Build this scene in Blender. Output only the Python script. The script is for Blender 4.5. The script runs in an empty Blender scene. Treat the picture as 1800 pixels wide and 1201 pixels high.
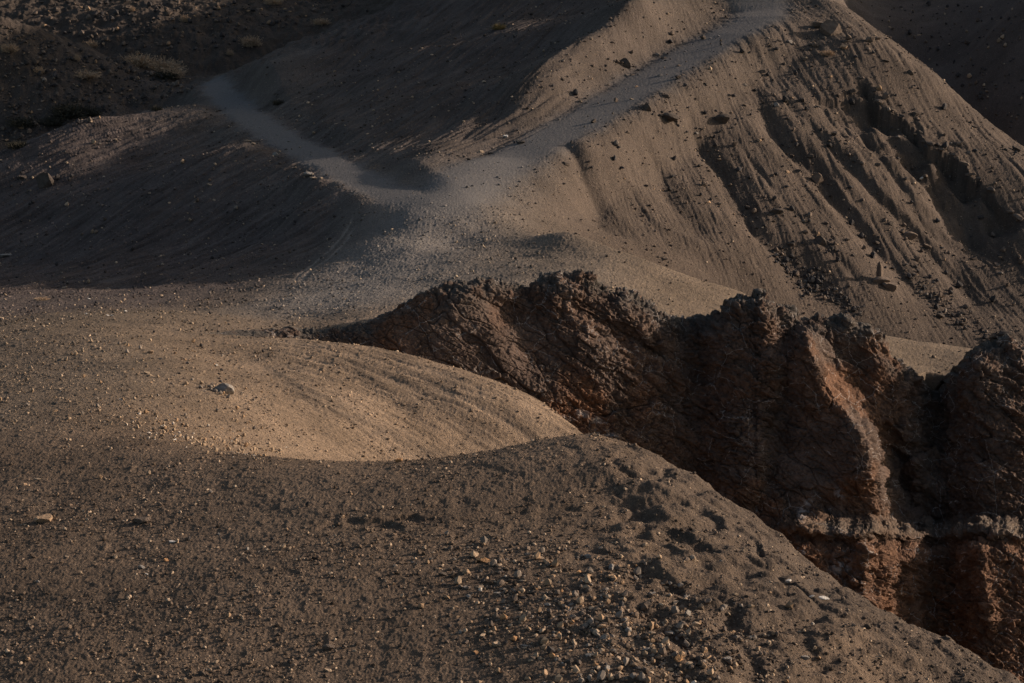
import bpy, math, random
import numpy as np

# ------------------------------------------------------------------ camera, sky, sun, exposure
scene = bpy.context.scene
FPX, CX, CY, PITCH = 3359.0, 900.0, 600.5, math.radians(17.0)
SUN_AZ, SUN_EL = math.radians(17.0), math.radians(15.0)   # azimuth measured from +X towards +Y
CAM_Z = 30.0
cam_data = bpy.data.cameras.new('camera')
cam = bpy.data.objects.new('camera', cam_data)
scene.collection.objects.link(cam)
cam.location = (0, 0, CAM_Z)
cam.rotation_euler = (math.pi/2 - PITCH, 0, 0)
cam_data.sensor_width = 36.0
cam_data.lens = 36.0*FPX/1800.0
cam_data.clip_start, cam_data.clip_end = 0.5, 4000
scene.camera = cam

world = bpy.data.worlds.new('World'); scene.world = world
world.use_nodes = True
wn = world.node_tree
sky = wn.nodes.new('ShaderNodeTexSky'); sky.sky_type = 'NISHITA'; sky.sun_disc = False
sky.dust_density = 3.0; sky.ozone_density = .6; sky.sun_elevation = SUN_EL; sky.sun_rotation = math.pi/2 - SUN_AZ
bg = wn.nodes['Background']; bg.inputs['Strength'].default_value = 0.10
wn.links.new(sky.outputs[0], bg.inputs['Color'])

sun_data = bpy.data.lights.new('sun', 'SUN'); sun_data.energy = 5.0
sun_data.angle = math.radians(1.2); sun_data.color = (1.0, 0.82, 0.68)
sun = bpy.data.objects.new('sun', sun_data); scene.collection.objects.link(sun)
sun.rotation_euler = (math.pi/2 - SUN_EL, 0, SUN_AZ + math.pi/2)
sun.location = (60, 30, 80)

scene.view_settings.view_transform = 'Standard'; scene.view_settings.look = 'None'
scene.view_settings.exposure = 0.2; scene.view_settings.gamma = 1.0
scene.render.engine = 'CYCLES'
scene.cycles.max_bounces = 4; scene.cycles.diffuse_bounces = 2

# ------------------------------------------------------------------ helpers
rng = np.random.default_rng(7); random.seed(7)
SP, CP = math.sin(PITCH), math.cos(PITCH)
def T(py):                      # depression slope of a picture row
    v = (CY - np.asarray(py, float)); return -(v*CP - FPX*SP)/(FPX*CP + v*SP)
def U(px, py):                  # x / y of a pixel ray
    v = (CY - np.asarray(py, float)); return (np.asarray(px, float) - CX)/(FPX*CP + v*SP)
def unproj(px, py, Y):
    return np.stack([U(px, py)*Y, np.asarray(Y, float)*np.ones_like(np.asarray(px, float)), -T(py)*Y], -1)

def hsh(ix, iy, iz, seed):
    h = (ix.astype(np.int64)*374761393 + iy.astype(np.int64)*668265263 + iz.astype(np.int64)*1274126177 + seed*974634777) & 0xffffffff
    h = ((h ^ (h >> 13))*1274126177) & 0xffffffff
    h = ((h ^ (h >> 16))*2246822519) & 0xffffffff
    return (h ^ (h >> 15)) & 0xffffffff
def rnd(ix, iy, iz, seed): return hsh(ix, iy, iz, seed)/4294967295.0
def fade(t): return t*t*t*(t*(t*6 - 15) + 10)
def noise2(x, y, seed=0):       # gradient noise, about -1..1
    x0 = np.floor(x); y0 = np.floor(y); fx = x - x0; fy = y - y0
    ix = x0.astype(np.int64); iy = y0.astype(np.int64); z = np.zeros_like(ix)
    def g(dx, dy):
        a = rnd(ix+dx, iy+dy, z, seed)*2*math.pi
        return np.cos(a)*(fx-dx) + np.sin(a)*(fy-dy)
    u = fade(fx); v = fade(fy)
    a = g(0, 0); b = g(1, 0); c = g(0, 1); d = g(1, 1)
    return 1.5*((a + (b-a)*u)*(1-v) + (c + (d-c)*u)*v)
def fbm2(x, y, oct=4, seed=0, gain=.5):
    r = 0; a = 1.0; f = 1.0
    for k in range(oct):
        r = r + a*noise2(x*f + 17.3*k, y*f - 9.1*k, seed + k); a *= gain; f *= 2.03
    return r
def noise3(p, seed=0):
    p0 = np.floor(p); f = p - p0; i = p0.astype(np.int64); w = fade(f)
    def g(dx, dy, dz):
        h = hsh(i[:, 0]+dx, i[:, 1]+dy, i[:, 2]+dz, seed)
        gx = (h & 1023)/511.5 - 1; gy = ((h >> 10) & 1023)/511.5 - 1; gz = ((h >> 20) & 1023)/511.5 - 1
        return gx*(f[:, 0]-dx) + gy*(f[:, 1]-dy) + gz*(f[:, 2]-dz)
    def lerp(a, b, t): return a + (b-a)*t
    x0 = lerp(lerp(g(0,0,0), g(1,0,0), w[:,0]), lerp(g(0,1,0), g(1,1,0), w[:,0]), w[:,1])
    x1 = lerp(lerp(g(0,0,1), g(1,0,1), w[:,0]), lerp(g(0,1,1), g(1,1,1), w[:,0]), w[:,1])
    return 1.3*lerp(x0, x1, w[:,2])
def fbm3(p, oct=4, seed=0, gain=.5):
    r = 0; a = 1.0
    for k in range(oct):
        r = r + a*noise3(p*(2.03**k) + 11.7*k, seed + k); a *= gain
    return r
def voronoi3(p, seed=0):        # F1, F2 and a random value per cell
    p0 = np.floor(p); f = p - p0; i = p0.astype(np.int64)
    F1 = np.full(len(p), 9.0); F2 = np.full(len(p), 9.0); cell = np.zeros(len(p)); tilt = np.zeros(len(p))
    for dx in (-1, 0, 1):
        for dy in (-1, 0, 1):
            for dz in (-1, 0, 1):
                h = hsh(i[:,0]+dx, i[:,1]+dy, i[:,2]+dz, seed)
                jx = (h & 1023)/1023.; jy = ((h >> 10) & 1023)/1023.; jz = ((h >> 20) & 1023)/1023.
                d = np.sqrt((dx+jx-f[:,0])**2 + (dy+jy-f[:,1])**2 + (dz+jz-f[:,2])**2)
                n = d < F1
                F2 = np.where(n, F1, np.minimum(F2, d)); cell = np.where(n, jx, cell); tilt = np.where(n, (jy-.5)*2*(dx+jx-f[:,0]) + (jz-.5)*2*(dz+jz-f[:,2]), tilt); F1 = np.where(n, d, F1)
    return F1, F2, cell, tilt
def sstep(a, b, x):
    t = np.clip((x-a)/(b-a), 0, 1); return t*t*(3-2*t)

def mesh_from(name, V, Q, smooth=True):
    me = bpy.data.meshes.new(name)
    V = np.ascontiguousarray(V, dtype=np.float32); Q = np.ascontiguousarray(Q, dtype=np.int32)
    k = Q.shape[1]
    me.vertices.add(len(V)); me.vertices.foreach_set('co', V.ravel())
    me.loops.add(Q.size); me.loops.foreach_set('vertex_index', Q.ravel())
    me.polygons.add(len(Q)); me.polygons.foreach_set('loop_start', np.arange(0, Q.size, k, dtype=np.int32))
    me.polygons.foreach_set('use_smooth', np.full(len(Q), smooth, dtype=bool))
    me.update(calc_edges=True)
    return me
def set_color(me, name, rgb):
    at = me.color_attributes.new(name, 'FLOAT_COLOR', 'POINT')
    c = np.ones((len(rgb), 4), np.float32); c[:, :3] = rgb
    at.data.foreach_set('color', c.ravel())
def set_float(me, name, v):
    at = me.attributes.new(name, 'FLOAT', 'POINT'); at.data.foreach_set('value', np.ascontiguousarray(v, np.float32))
def link(name, me, mat, parent=None, loc=None):
    o = bpy.data.objects.new(name, me); scene.collection.objects.link(o)
    if mat and not me.materials: me.materials.append(mat)
    if parent: o.parent = parent
    if loc is not None: o.location = loc
    return o
def tag(o, label=None, cat=None, group=None, kind=None):
    if label: o['label'] = label
    if cat: o['category'] = cat
    if group: o['group'] = group
    if kind: o['kind'] = kind
    return o

# ------------------------------------------------------------------ terrain: control points (picture column, row, distance) and (column, distance, height)
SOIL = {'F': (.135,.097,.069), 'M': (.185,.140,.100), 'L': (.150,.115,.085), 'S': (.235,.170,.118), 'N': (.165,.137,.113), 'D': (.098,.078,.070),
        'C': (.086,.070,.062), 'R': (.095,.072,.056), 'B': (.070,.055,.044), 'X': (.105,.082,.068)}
common = [('F',0,1200,40.5),('F',0,1000,48),('F',0,850,56.5),('L',0,700,70),('L',0,620,81),('L',0,570,95),
          ('F',250,1200,40.2),('F',250,1000,47.5),('F',250,850,55.5),('F',250,760,63),('L',250,700,69.5),('L',250,640,77),('L',250,600,84),('L',250,560,97),
          ('L',130,650,76.5)]
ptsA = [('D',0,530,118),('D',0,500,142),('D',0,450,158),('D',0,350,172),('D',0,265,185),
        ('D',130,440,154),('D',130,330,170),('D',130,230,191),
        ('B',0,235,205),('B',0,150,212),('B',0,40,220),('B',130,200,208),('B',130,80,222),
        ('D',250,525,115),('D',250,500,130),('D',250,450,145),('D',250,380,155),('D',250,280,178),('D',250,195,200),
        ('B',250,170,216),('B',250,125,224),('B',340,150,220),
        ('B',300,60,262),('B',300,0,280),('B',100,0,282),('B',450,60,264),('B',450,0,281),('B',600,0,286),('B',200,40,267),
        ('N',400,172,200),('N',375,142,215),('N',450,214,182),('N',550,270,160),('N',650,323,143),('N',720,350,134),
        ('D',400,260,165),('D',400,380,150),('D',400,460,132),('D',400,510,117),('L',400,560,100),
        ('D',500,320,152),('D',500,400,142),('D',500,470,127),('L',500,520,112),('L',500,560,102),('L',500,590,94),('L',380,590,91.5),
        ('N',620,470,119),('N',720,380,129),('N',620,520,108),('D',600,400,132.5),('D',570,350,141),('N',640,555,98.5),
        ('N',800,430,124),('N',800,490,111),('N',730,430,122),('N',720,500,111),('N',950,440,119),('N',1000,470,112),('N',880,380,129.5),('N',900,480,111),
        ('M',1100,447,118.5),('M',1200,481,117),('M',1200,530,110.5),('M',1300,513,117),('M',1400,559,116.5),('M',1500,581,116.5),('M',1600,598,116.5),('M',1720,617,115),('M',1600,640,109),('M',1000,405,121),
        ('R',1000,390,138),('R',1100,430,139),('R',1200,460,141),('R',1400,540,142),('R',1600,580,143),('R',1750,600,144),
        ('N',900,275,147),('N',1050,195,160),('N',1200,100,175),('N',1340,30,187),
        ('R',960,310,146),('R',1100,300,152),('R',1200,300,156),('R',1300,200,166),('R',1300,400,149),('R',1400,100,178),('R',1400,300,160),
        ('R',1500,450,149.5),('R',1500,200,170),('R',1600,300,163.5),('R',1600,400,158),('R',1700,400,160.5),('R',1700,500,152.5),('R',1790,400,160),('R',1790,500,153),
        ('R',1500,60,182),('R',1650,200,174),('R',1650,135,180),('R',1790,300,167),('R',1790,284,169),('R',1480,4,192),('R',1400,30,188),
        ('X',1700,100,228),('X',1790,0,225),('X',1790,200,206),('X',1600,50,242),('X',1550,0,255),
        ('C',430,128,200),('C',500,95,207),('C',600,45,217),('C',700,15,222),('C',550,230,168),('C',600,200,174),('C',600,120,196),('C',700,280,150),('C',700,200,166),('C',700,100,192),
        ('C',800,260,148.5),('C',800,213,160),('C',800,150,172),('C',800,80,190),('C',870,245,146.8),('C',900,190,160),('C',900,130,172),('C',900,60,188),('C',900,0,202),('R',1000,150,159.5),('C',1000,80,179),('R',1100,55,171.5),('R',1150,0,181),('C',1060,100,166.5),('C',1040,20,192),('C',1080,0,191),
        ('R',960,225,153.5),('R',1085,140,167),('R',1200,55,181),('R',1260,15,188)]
hidA = [('D',-300,95,-30),('D',-300,135,-38),('B',-300,190,-41),('B',-300,225,-31),('B',-300,280,-31),
        ('D',0,194,-43),('D',150,194,-40.5),('B',0,240,-41),('B',200,242,-41),('D',280,207,-39),
        ('R',1000,127,-32.3),('R',1100,124,-33.9),('R',1200,123,-34.7),('R',1400,122.5,-38),('R',1600,122.5,-39.7),('R',1720,121,-39.9),('R',1100,131,-36),('R',1200,130,-38.5),('R',1400,130,-42.5),('R',1600,130,-45),('R',1750,130,-46.5),
        ('X',1650,206,-44),('X',1790,194,-46),('X',1560,215,-38),('X',1500,235,-34),
        ('R',2100,110,-40),('R',2100,127,-46),('R',2100,150,-43),('R',2100,170,-40),('X',2100,200,-42),('X',2100,225,-22),('X',2100,260,-14),
        ('B',500,246,-41),('B',620,252,-39),('B',-300,360,-22),('B',300,360,-24),('C',1000,260,-13.5),('C',1000,330,-12),('X',1700,330,-14),('X',2100,330,-8),('R',1350,230,-16),('C',800,235,-22.5)]
ptsB = [('F',700,1200,40),('F',700,1000,46),('F',700,900,50.5),('F',700,812,57),('F',560,810,57.5),('F',450,798,59),('F',450,900,51.5),('F',450,1050,44.5),('F',330,775,61.5),
        ('F',880,797,57.7),('F',1080,785,58.5),('F',1080,900,50.5),('F',1080,1000,45.5),('F',1080,1200,39),('F',880,900,50.5),('F',880,1050,44),
        ('R',1160,820,57.5),('R',1230,860,56),('R',1330,920,55),('R',1420,990,53),('R',1500,1050,51),('R',1600,1100,49),('R',1700,1150,47),('R',1800,1205,45),
        ('F',1200,1000,46),('R',1300,1100,43),('F',1200,1190,39.5),('F',1500,1190,42),('R',1400,1010,48.5),('R',1250,920,50),
        ('S',380,592,90.5),('S',500,598,90.5),('S',600,606,90),('S',700,618,89),('S',800,645,87),('S',860,665,86),('S',950,705,84),('S',1040,778,80),
        ('S',500,700,76),('S',600,700,78),('S',600,760,74),('S',700,700,81),('S',700,800,74),('S',850,750,79),('S',850,795,77),('S',950,780,79),('S',400,660,78),('S',400,750,68.5),('S',500,785,68),('S',300,720,68),
        ('S',350,620,84),('S',500,640,84)]
hidB = [('F',0,30,-20.5),('F',700,30,-20),('F',1500,30,-21.5),('F',-300,42,-21.5),('L',-300,70,-24.5),('D',-300,95,-30),('F',2100,42,-27),
        ('S',700,64,-26),('S',1000,66,-29.5),('S',1000,60.5,-23.5),('S',1100,70,-32),('S',560,62.5,-24.8),
        ('R',1300,62,-31),('R',1300,75,-38),('R',1500,58,-31),('R',1500,75,-43),('R',1700,55,-30),('R',1700,75,-46),('R',2100,75,-48),('R',2100,55,-34),
        ('R',800,92,-31),('R',900,92,-33.5),('R',1000,95,-37),('R',1000,89,-33),('R',1200,95,-42),('R',1200,85,-39),('R',1500,95,-48),('R',1800,90,-51),('R',2100,95,-52),
        ('S',700,94,-30.5),('S',600,94.5,-29.4),('S',500,94.2,-28.9)]
def world_pts(pts, hid):
    P = [(float(U(a, b)*Y), Y, float(-T(b)*Y), t) for t, a, b, Y in pts] + [(float(U(a, 600)*Y), Y, z, t) for t, a, Y, z in hid]
    return np.array([[p[0], p[1], p[2]] for p in P]), [p[3] for p in P]
PA, tA = world_pts(common + ptsA, hidA)
PB, tB = world_pts(common + ptsB, hidB)
def tps_kernel(r2): return 0.5*r2*np.log(r2 + 1e-9)
def tps_fit(P, lam):
    n = len(P); d2 = ((P[:, None, :2]-P[None, :, :2])**2).sum(-1)/100.
    K = tps_kernel(d2) + lam*np.eye(n); Q = np.c_[np.ones(n), P[:, :2]/10.]
    M = np.block([[K, Q], [Q.T, np.zeros((3, 3))]])
    return np.linalg.solve(M, np.r_[P[:, 2], np.zeros(3)])
def tps_eval(P, w, x, y):
    out = np.empty(x.size); xf = x.ravel(); yf = y.ravel(); n = len(P)
    for s in range(0, x.size, 20000):
        a = xf[s:s+20000]; b = yf[s:s+20000]
        d2 = ((a[:, None]-P[None, :, 0])**2 + (b[:, None]-P[None, :, 1])**2)/100.
        out[s:s+20000] = tps_kernel(d2) @ w[:n] + w[n] + w[n+1]*a/10. + w[n+2]*b/10.
    return out.reshape(x.shape)

# cliff line: crest of the rock wall (picture column, row, distance)
CREST = np.array([(330,588,90.5),(380,586,92.5),(450,580,93.5),(540,580,94.5),(600,580,94.8),(650,562,95.3),(740,520,96.2),(800,500,97),(870,497,98),(930,500,98.7),
                  (980,481,99.2),(1040,486,99.8),(1090,512,100.5),(1150,540,101.3),(1230,568,102.5),(1262,546,102),(1290,526,101.8),(1340,518,102),(1385,548,102),
                  (1420,556,101.5),(1500,566,101.8),(1540,582,102.2),(1568,630,103.2),(1610,652,104.2),(1635,690,106),(1662,700,106),(1690,660,105),(1722,612,104.3),(1750,603,104.3),(1800,606,104.5),(1950,640,106),(2150,690,107)], float)
_cw = unproj(CREST[:, 0], CREST[:, 1], CREST[:, 2])
def cliff_y(x): return np.interp(x, _cw[:, 0], _cw[:, 1], left=90.0)

# ---- grid: u = x/y (dense inside the picture, coarse outside), y log spaced
uin = np.linspace(float(U(-60, 600)), float(U(1860, 600)), 1500)
du = uin[1]-uin[0]
k = np.arange(1, 120); grow = np.cumsum(du*np.minimum(1.045**k, 12))
us = np.r_[(uin[0]-grow)[::-1], uin, uin[-1]+grow]
ys = [30.0]
while ys[-1] < 300: ys.append(ys[-1]*1.00125)
while ys[-1] < 420: ys.append(ys[-1]*1.01)
near = [30.0]
while near[-1] > 12: near.append(near[-1]*.98)
ys = np.r_[np.array(near[1:])[::-1], np.array(ys)]
NU, NY = len(us), len(ys)
X = us[None, :]*ys[:, None]; Yg = np.broadcast_to(ys[:, None], X.shape).copy()
def coarse(fn, step=5):         # evaluate on every 5th line, then Catmull-Rom in index space
    iu = np.unique(np.r_[np.arange(0, NU, step), NU-1]); iy = np.unique(np.r_[np.arange(0, NY, step), NY-1])
    G = fn(X[np.ix_(iy, iu)], Yg[np.ix_(iy, iu)])
    def up(G, idx, n, axis):
        G = np.moveaxis(G, axis, 0); m = len(idx); q = np.arange(n)
        s = np.clip(np.searchsorted(idx, q, 'right')-1, 0, m-2); t = (q-idx[s])/(idx[s+1]-idx[s])
        t = t.reshape((-1,)+(1,)*(G.ndim-1))
        p0 = G[np.maximum(s-1, 0)]; p1 = G[s]; p2 = G[s+1]; p3 = G[np.minimum(s+2, m-1)]
        r = .5*(2*p1 + (p2-p0)*t + (2*p0-5*p1+4*p2-p3)*t*t + (3*p1-p0-3*p2+p3)*t**3)
        return np.moveaxis(r, 0, axis)
    return up(up(G, iy, NY, 0), iu, NU, 1)
wA = tps_fit(PA, .02); wB = tps_fit(PB, .02)
ZA = coarse(lambda x, y: tps_eval(PA, wA, x, y)); ZB = coarse(lambda x, y: tps_eval(PB, wB, x, y))
edge = sstep(-.2, 1.3, Yg - cliff_y(X) + .25*noise2(X*.9, Yg*.9, 3))
Z = ZB + (ZA-ZB)*edge
del ZA, ZB

def ground(px, py, dz=0.0):     # first point of the ground on a picture ray -> x, y, z
    u = float(U(px, py)); t = float(T(py))
    c = np.clip(np.searchsorted(us, u)-1, 0, NU-2); f = (u-us[c])/(us[c+1]-us[c])
    col = Z[:, c]*(1-f) + Z[:, c+1]*f
    hit = np.nonzero((col >= -ys*t) & (ys > 28))[0]
    if len(hit) == 0: return None
    j = hit[0]
    a = col[j-1] + ys[j-1]*t; b = col[j] + ys[j]*t
    s = 0 if b == a else np.clip(-a/(b-a), 0, 1)
    y = ys[j-1]*(1-s) + ys[j]*s
    return np.array([u*y, y, -y*t + dz])
def zat(x, y):
    u = x/y
    c = np.clip(np.searchsorted(us, u)-1, 0, NU-2); r = np.clip(np.searchsorted(ys, y)-1, 0, NY-2)
    fu = (u-us[c])/(us[c+1]-us[c]); fy = (y-ys[r])/(ys[r+1]-ys[r])
    return (Z[r, c]*(1-fu)+Z[r, c+1]*fu)*(1-fy) + (Z[r+1, c]*(1-fu)+Z[r+1, c+1]*fu)*fy
def gpoly(pts):
    P = [ground(a, b) for a, b in pts]; return np.array([p[:2] for p in P if p is not None])
def poly_window(poly, pad):
    y0, y1 = poly[:, 1].min()-pad, poly[:, 1].max()+pad
    r0, r1 = np.searchsorted(ys, [y0, y1]); r1 = min(r1+1, NY)
    uu = poly[:, 0]/poly[:, 1]; p = pad/poly[:, 1].min()
    c0, c1 = np.searchsorted(us, [uu.min()-p, uu.max()+p]); return slice(r0, r1), slice(c0, min(c1+1, NU))
def poly_dist(poly, x, y):      # distance, signed side (+ left of travel), parameter 0..1
    best = np.full(x.shape, 1e9); side = np.zeros(x.shape); par = np.zeros(x.shape)
    n = len(poly)-1
    for i in range(n):
        a, b = poly[i], poly[i+1]; d = b-a; L2 = (d**2).sum() + 1e-9
        t = np.clip(((x-a[0])*d[0] + (y-a[1])*d[1])/L2, 0, 1)
        qx = x-a[0]-t*d[0]; qy = y-a[1]-t*d[1]; dd = np.hypot(qx, qy); m = dd < best
        best = np.where(m, dd, best); side = np.where(m, np.sign(d[0]*qy - d[1]*qx), side); par = np.where(m, (i+t)/n, par)
    return best, side, par
def smooth_poly(P, n=8):
    out = []
    for i in range(len(P)-1):
        p0 = P[max(i-1, 0)]; p1 = P[i]; p2 = P[i+1]; p3 = P[min(i+2, len(P)-1)]
        for t in np.linspace(0, 1, n, endpoint=False):
            out.append(.5*(2*p1 + (p2-p0)*t + (2*p0-5*p1+4*p2-p3)*t*t + (3*p1-p0-3*p2+p3)*t**3))
    out.append(P[-1]); return np.array(out)

# ---- footpaths
PATHS = [([(375,142,215),(385,158,207),(400,172,200),(450,214,182),(550,270,160),(650,323,143),(720,352,134),(760,372,130)], 1.8),
         ([(1330,8,193),(1335,28,187.5),(1280,58,182),(1200,102,175),(1125,150,167),(1050,195,160),(975,238,153),(900,277,147),(830,318,139.5),(770,365,131),(740,400,126)], 2.9)]
path_mask = np.zeros(X.shape)
for pi, (pts, hw) in enumerate(PATHS):
    P = smooth_poly(np.array([(float(U(a_, b_)*c_), c_) for a_, b_, c_ in pts]), 4); R, Cc = poly_window(P, 6)
    x, y = X[R, Cc], Yg[R, Cc]
    wob = .45*noise2(x*.35, y*.35, 5) + .25*noise2(x*1.3, y*1.3, 6)
    d, s, t = poly_dist(P, x, y); sd = d*s; dn = d + wob
    zp = np.interp(np.linspace(0, 1, len(P)), np.linspace(0, 1, len(pts)), [float(-T(b_)*c_) for a_, b_, c_ in pts])
    zl = np.interp(t, np.linspace(0, 1, len(P)), zp)
    # a cut bench leaning to the left; the right-hand path has a low rim along its right side
    e = sstep(.0, .06, t)*((1-sstep(.66, .88, t)) if pi else (1-sstep(.75, .97, t)))
    w = e*(1-sstep(hw*.9, hw*2.6, d))
    Z[R, Cc] = Z[R, Cc]*(1-w) + (zl + (.10 if pi else .12)*sd - .05)*w
    m = (1 - sstep(hw*.5, hw*1.4, dn + .22*noise2(x*3.1, y*3.1, 7)))
    path_mask[R, Cc] = np.maximum(path_mask[R, Cc], m*(1-sstep(.84, 1., t)))

# ---- gullies and ribs: polyline, half width (m), depth (m, negative is a rib)
GUL = [([(1377,110),(1433,167),(1483,227),(1533,283),(1600,360),(1660,430)], .6, .45),
       ([(1400,105),(1467,187),(1533,267),(1610,367),(1680,450)], .5, .4),
       ([(1425,120),(1490,200),(1550,275),(1600,330)], .4, .3),
       ([(1450,143),(1505,205),(1560,283),(1620,350)], .5, .45),
       ([(1310,127),(1345,190),(1370,230),(1433,300),(1520,400),(1600,490),(1690,570)], 2.0, 2.4),
       ([(1345,130),(1400,200),(1450,262),(1500,320)], .5, .3),
       ([(1380,167),(1453,247),(1533,327),(1593,390),(1680,485),(1745,565)], 1.4, 1.4),
       ([(1480,170),(1520,230),(1580,310),(1640,390),(1700,460)], .9, .8),
       ([(1190,200),(1230,250),(1275,310),(1330,390),(1430,480),(1520,545)], 2.2, 2.2),
       ([(1000,250),(1020,290),(1045,350),(1075,410)], 1.8, 2.0),
       ([(1120,235),(1155,290),(1190,360),(1250,430)], 1.5, 1.0),
       ([(1560,220),(1620,300),(1690,390),(1760,470)], 1.6, 1.2),
       ([(1600,250),(1660,320),(1720,400)], .8, .6),
       ([(1260,330),(1330,420),(1400,490),(1450,530)], .5, .4),
       ([(1390,360),(1450,430),(1530,510)], .5, .45),
       ([(1300,250),(1360,330),(1420,400)], .5, .35),
       ([(1080,280),(1110,340),(1150,400)], .6, .4),
       ([(1440,290),(1500,365),(1560,440),(1640,540)], .6, -.55),
       ([(1340,220),(1400,300),(1470,385),(1560,480)], .8, -.5),
       ([(1500,280),(1560,345),(1620,410),(1690,490)], .5, -.4),
       ([(1110,330),(1150,390),(1250,440),(1400,520)], 1.3, -.6),
       # bank beside the path junction
       ([(565,318),(552,342),(535,368),(512,398)], 1.5, -1.7), ([(600,335),(590,360),(562,402),(530,445)], 1.6, .9),
       # bright spur below the rock wall
       ([(470,640),(540,685),(620,755)], .7, -.10), ([(620,640),(720,710),(800,775)], .8, -.10),
       # central hill streaks
       ([(760,120),(720,180),(650,240)], 1.2, .35), ([(850,120),(800,190),(720,255)], 1.2, .4), ([(910,150),(870,200),(800,250)], 1.0, .45),
       ([(880,130),(840,190),(760,250)], 1.0, -.3), ([(690,150),(640,200),(600,240)], 1.0, -.3)]
for pts, w, dep in GUL:
    P = gpoly(pts)
    if len(P) < 2: continue
    P = smooth_poly(P, 4); R, Cc = poly_window(P, w*4)
    x, y = X[R, Cc], Yg[R, Cc]
    d, s, t = poly_dist(P, x + .25*w*noise2(x/w*.6, y/w*.6, 8), y + .3*w*noise2(x/w*.6, y/w*.6, 9))
    q = d/(w*(.3+.9*t))
    prof = np.exp(-q**1.6) if dep > 0 else np.exp(-q**2)
    if P[0, 1] > 130: dep = dep*.42; prof = np.exp(-np.abs(q)**1.6)
    Z[R, Cc] -= dep*prof*sstep(0, .30, t)*(1-sstep(.8, 1, t))

# ---- little scarps: ground on the right-hand side of travel drops by h and heals over 'run' metres
SCARP = [([(1497,133),(1520,150),(1535,168),(1545,190),(1580,205),(1610,225),(1630,255),(1660,268),(1690,288),(1705,310),(1722,325),(1742,345),(1770,372),(1810,400)], 2.0, 8, .08),
         ([(590,905),(640,912),(700,907),(760,888),(800,868)], .16, 1.6, .04),
         ([(760,930),(830,905),(950,890),(1060,880)], .08, 2, .06),
         ([(1010,962),(1080,970),(1150,1002),(1240,1060),(1340,1112),(1450,1150)], .17, 1.6, .07),
         ([(1085,850),(1110,880),(1170,920),(1250,960),(1330,1010)], .15, 1.6, .07),
         ([(1330,930),(1350,975),(1380,1020),(1400,1050)], .15, 1.5, .07),
         ([(1600,200),(1640,225),(1700,262)], .3, 4, .1)]
for pts, h, run, sharp in SCARP:
    P = gpoly(pts)
    if len(P) < 2: continue
    R, Cc = poly_window(P, run*1.2); x, y = X[R, Cc], Yg[R, Cc]
    j = 4*sharp
    d, s, t = poly_dist(P, x + j*noise2(x*.7/j*.4, y*.7/j*.4, 18) + .4*j*noise2(x/j, y/j, 12), y + j*noise2(x*.7/j*.4, y*.7/j*.4, 19) + .4*j*noise2(x/j, y/j, 14))
    sd = -d*s                   # positive on the right-hand side
    amt = h*(.65 + .5*noise2(x*.5, y*.5, 15))
    amt = amt*sstep(-.35, .15, noise2(x*1.3, y*1.3, 16)) if h < 1 else amt
    Z[R, Cc] -= amt*sstep(-sharp, sharp*2, sd)*(1-sstep(.1*run, run, sd))*sstep(0, .22 if h > 1 else .08, t)*(1-sstep(.9, 1, t))

# ---- roughness of the ground, in world units
rough = 1 - .85*path_mask
far = sstep(60, 130, Yg)
Z += rough*(.16*fbm2(X*.13, Yg*.13, 3, 21)*sstep(40, 120, Yg) + .035*fbm2(X*.6, Yg*.6, 3, 31))
Z += rough*.010*fbm2(X*2.2, Yg*2.2, 2, 41)
fine = noise2(X*6.3, Yg*6.3, 51); Z += (.35+.65*rough)*(.013 + .022*far)*fine
lump = np.maximum(0, noise2(X*2.6 + 5, Yg*2.6, 61) - .42); Z += rough*.09*lump
pits = np.maximum(0, noise2(X*1.6, Yg*3.0 + 9, 62) - .45); Z -= rough*.05*pits
f2 = noise2(X*14, Yg*14, 52); Z += rough*.014*f2*(1-sstep(70, 110, Yg))

mF = sstep(.02, .08, X/Yg)*(1-sstep(58, 62, Yg))
Z += mF*(.16*fbm2(X*.8, Yg*.8, 3, 171) + .09*np.maximum(0, noise2(X*1.9, Yg*1.9, 172)-.15) - .12*sstep(.72, 1., 1-np.abs(noise2(X*.55, Yg*.55, 173))))
mB = (1-sstep(-.06, -.03, X/Yg))*sstep(200, 206, Yg)*(1-path_mask)
Z += mB*(.45*fbm2(X*.35, Yg*.35, 4, 175) + .35*np.abs(noise2(X*.9, Yg*.9, 176)))
# rills on the gullied hillside and streaks on the other slopes: ridged noise drawn out down the fall line
def streak(fx, fy, across, along, seed):
    l_ = math.hypot(fx, fy); fx, fy = fx/l_, fy/l_
    c1 = (X*fy - Y0*fx)/across; c2 = (X*fx + Y0*fy)/along
    return noise2(c1 + .5*noise2(c2*1.5, c1*.4, seed+9), c2, seed)
Y0 = Yg
ux = X/Yg
mR = sstep(.03, .075, ux)*sstep(136, 146, Yg)*(1-sstep(186, 200, Yg))*(1-path_mask)
rl = 1 - np.abs(streak(.28, -.96, .9, 9, 140)); mR2 = sstep(.105, .13, ux)*sstep(148, 156, Yg); Z -= mR*(.05 + .13*mR2)*sstep(.4, 1., rl)*(.5+.5*noise2(X*.2, Yg*.2, 143))
rl = 1 - np.abs(streak(.22, -.97, .38, 5, 141)); Z -= mR*.05*sstep(.5, 1., rl)
mC = sstep(-.13, -.09, ux)*(1-sstep(.02, .06, ux))*sstep(146, 154, Yg)*(1-sstep(222,235,Yg))*(1-path_mask)
rl = 1 - np.abs(streak(-.55, -.83, .8, 8, 145)); Z -= mC*.16*sstep(.5, 1., rl)
mD = (1-sstep(-.11, -.08, ux))*sstep(118, 135, Yg)*(1-sstep(188, 198, Yg))*(1-path_mask)
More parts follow.
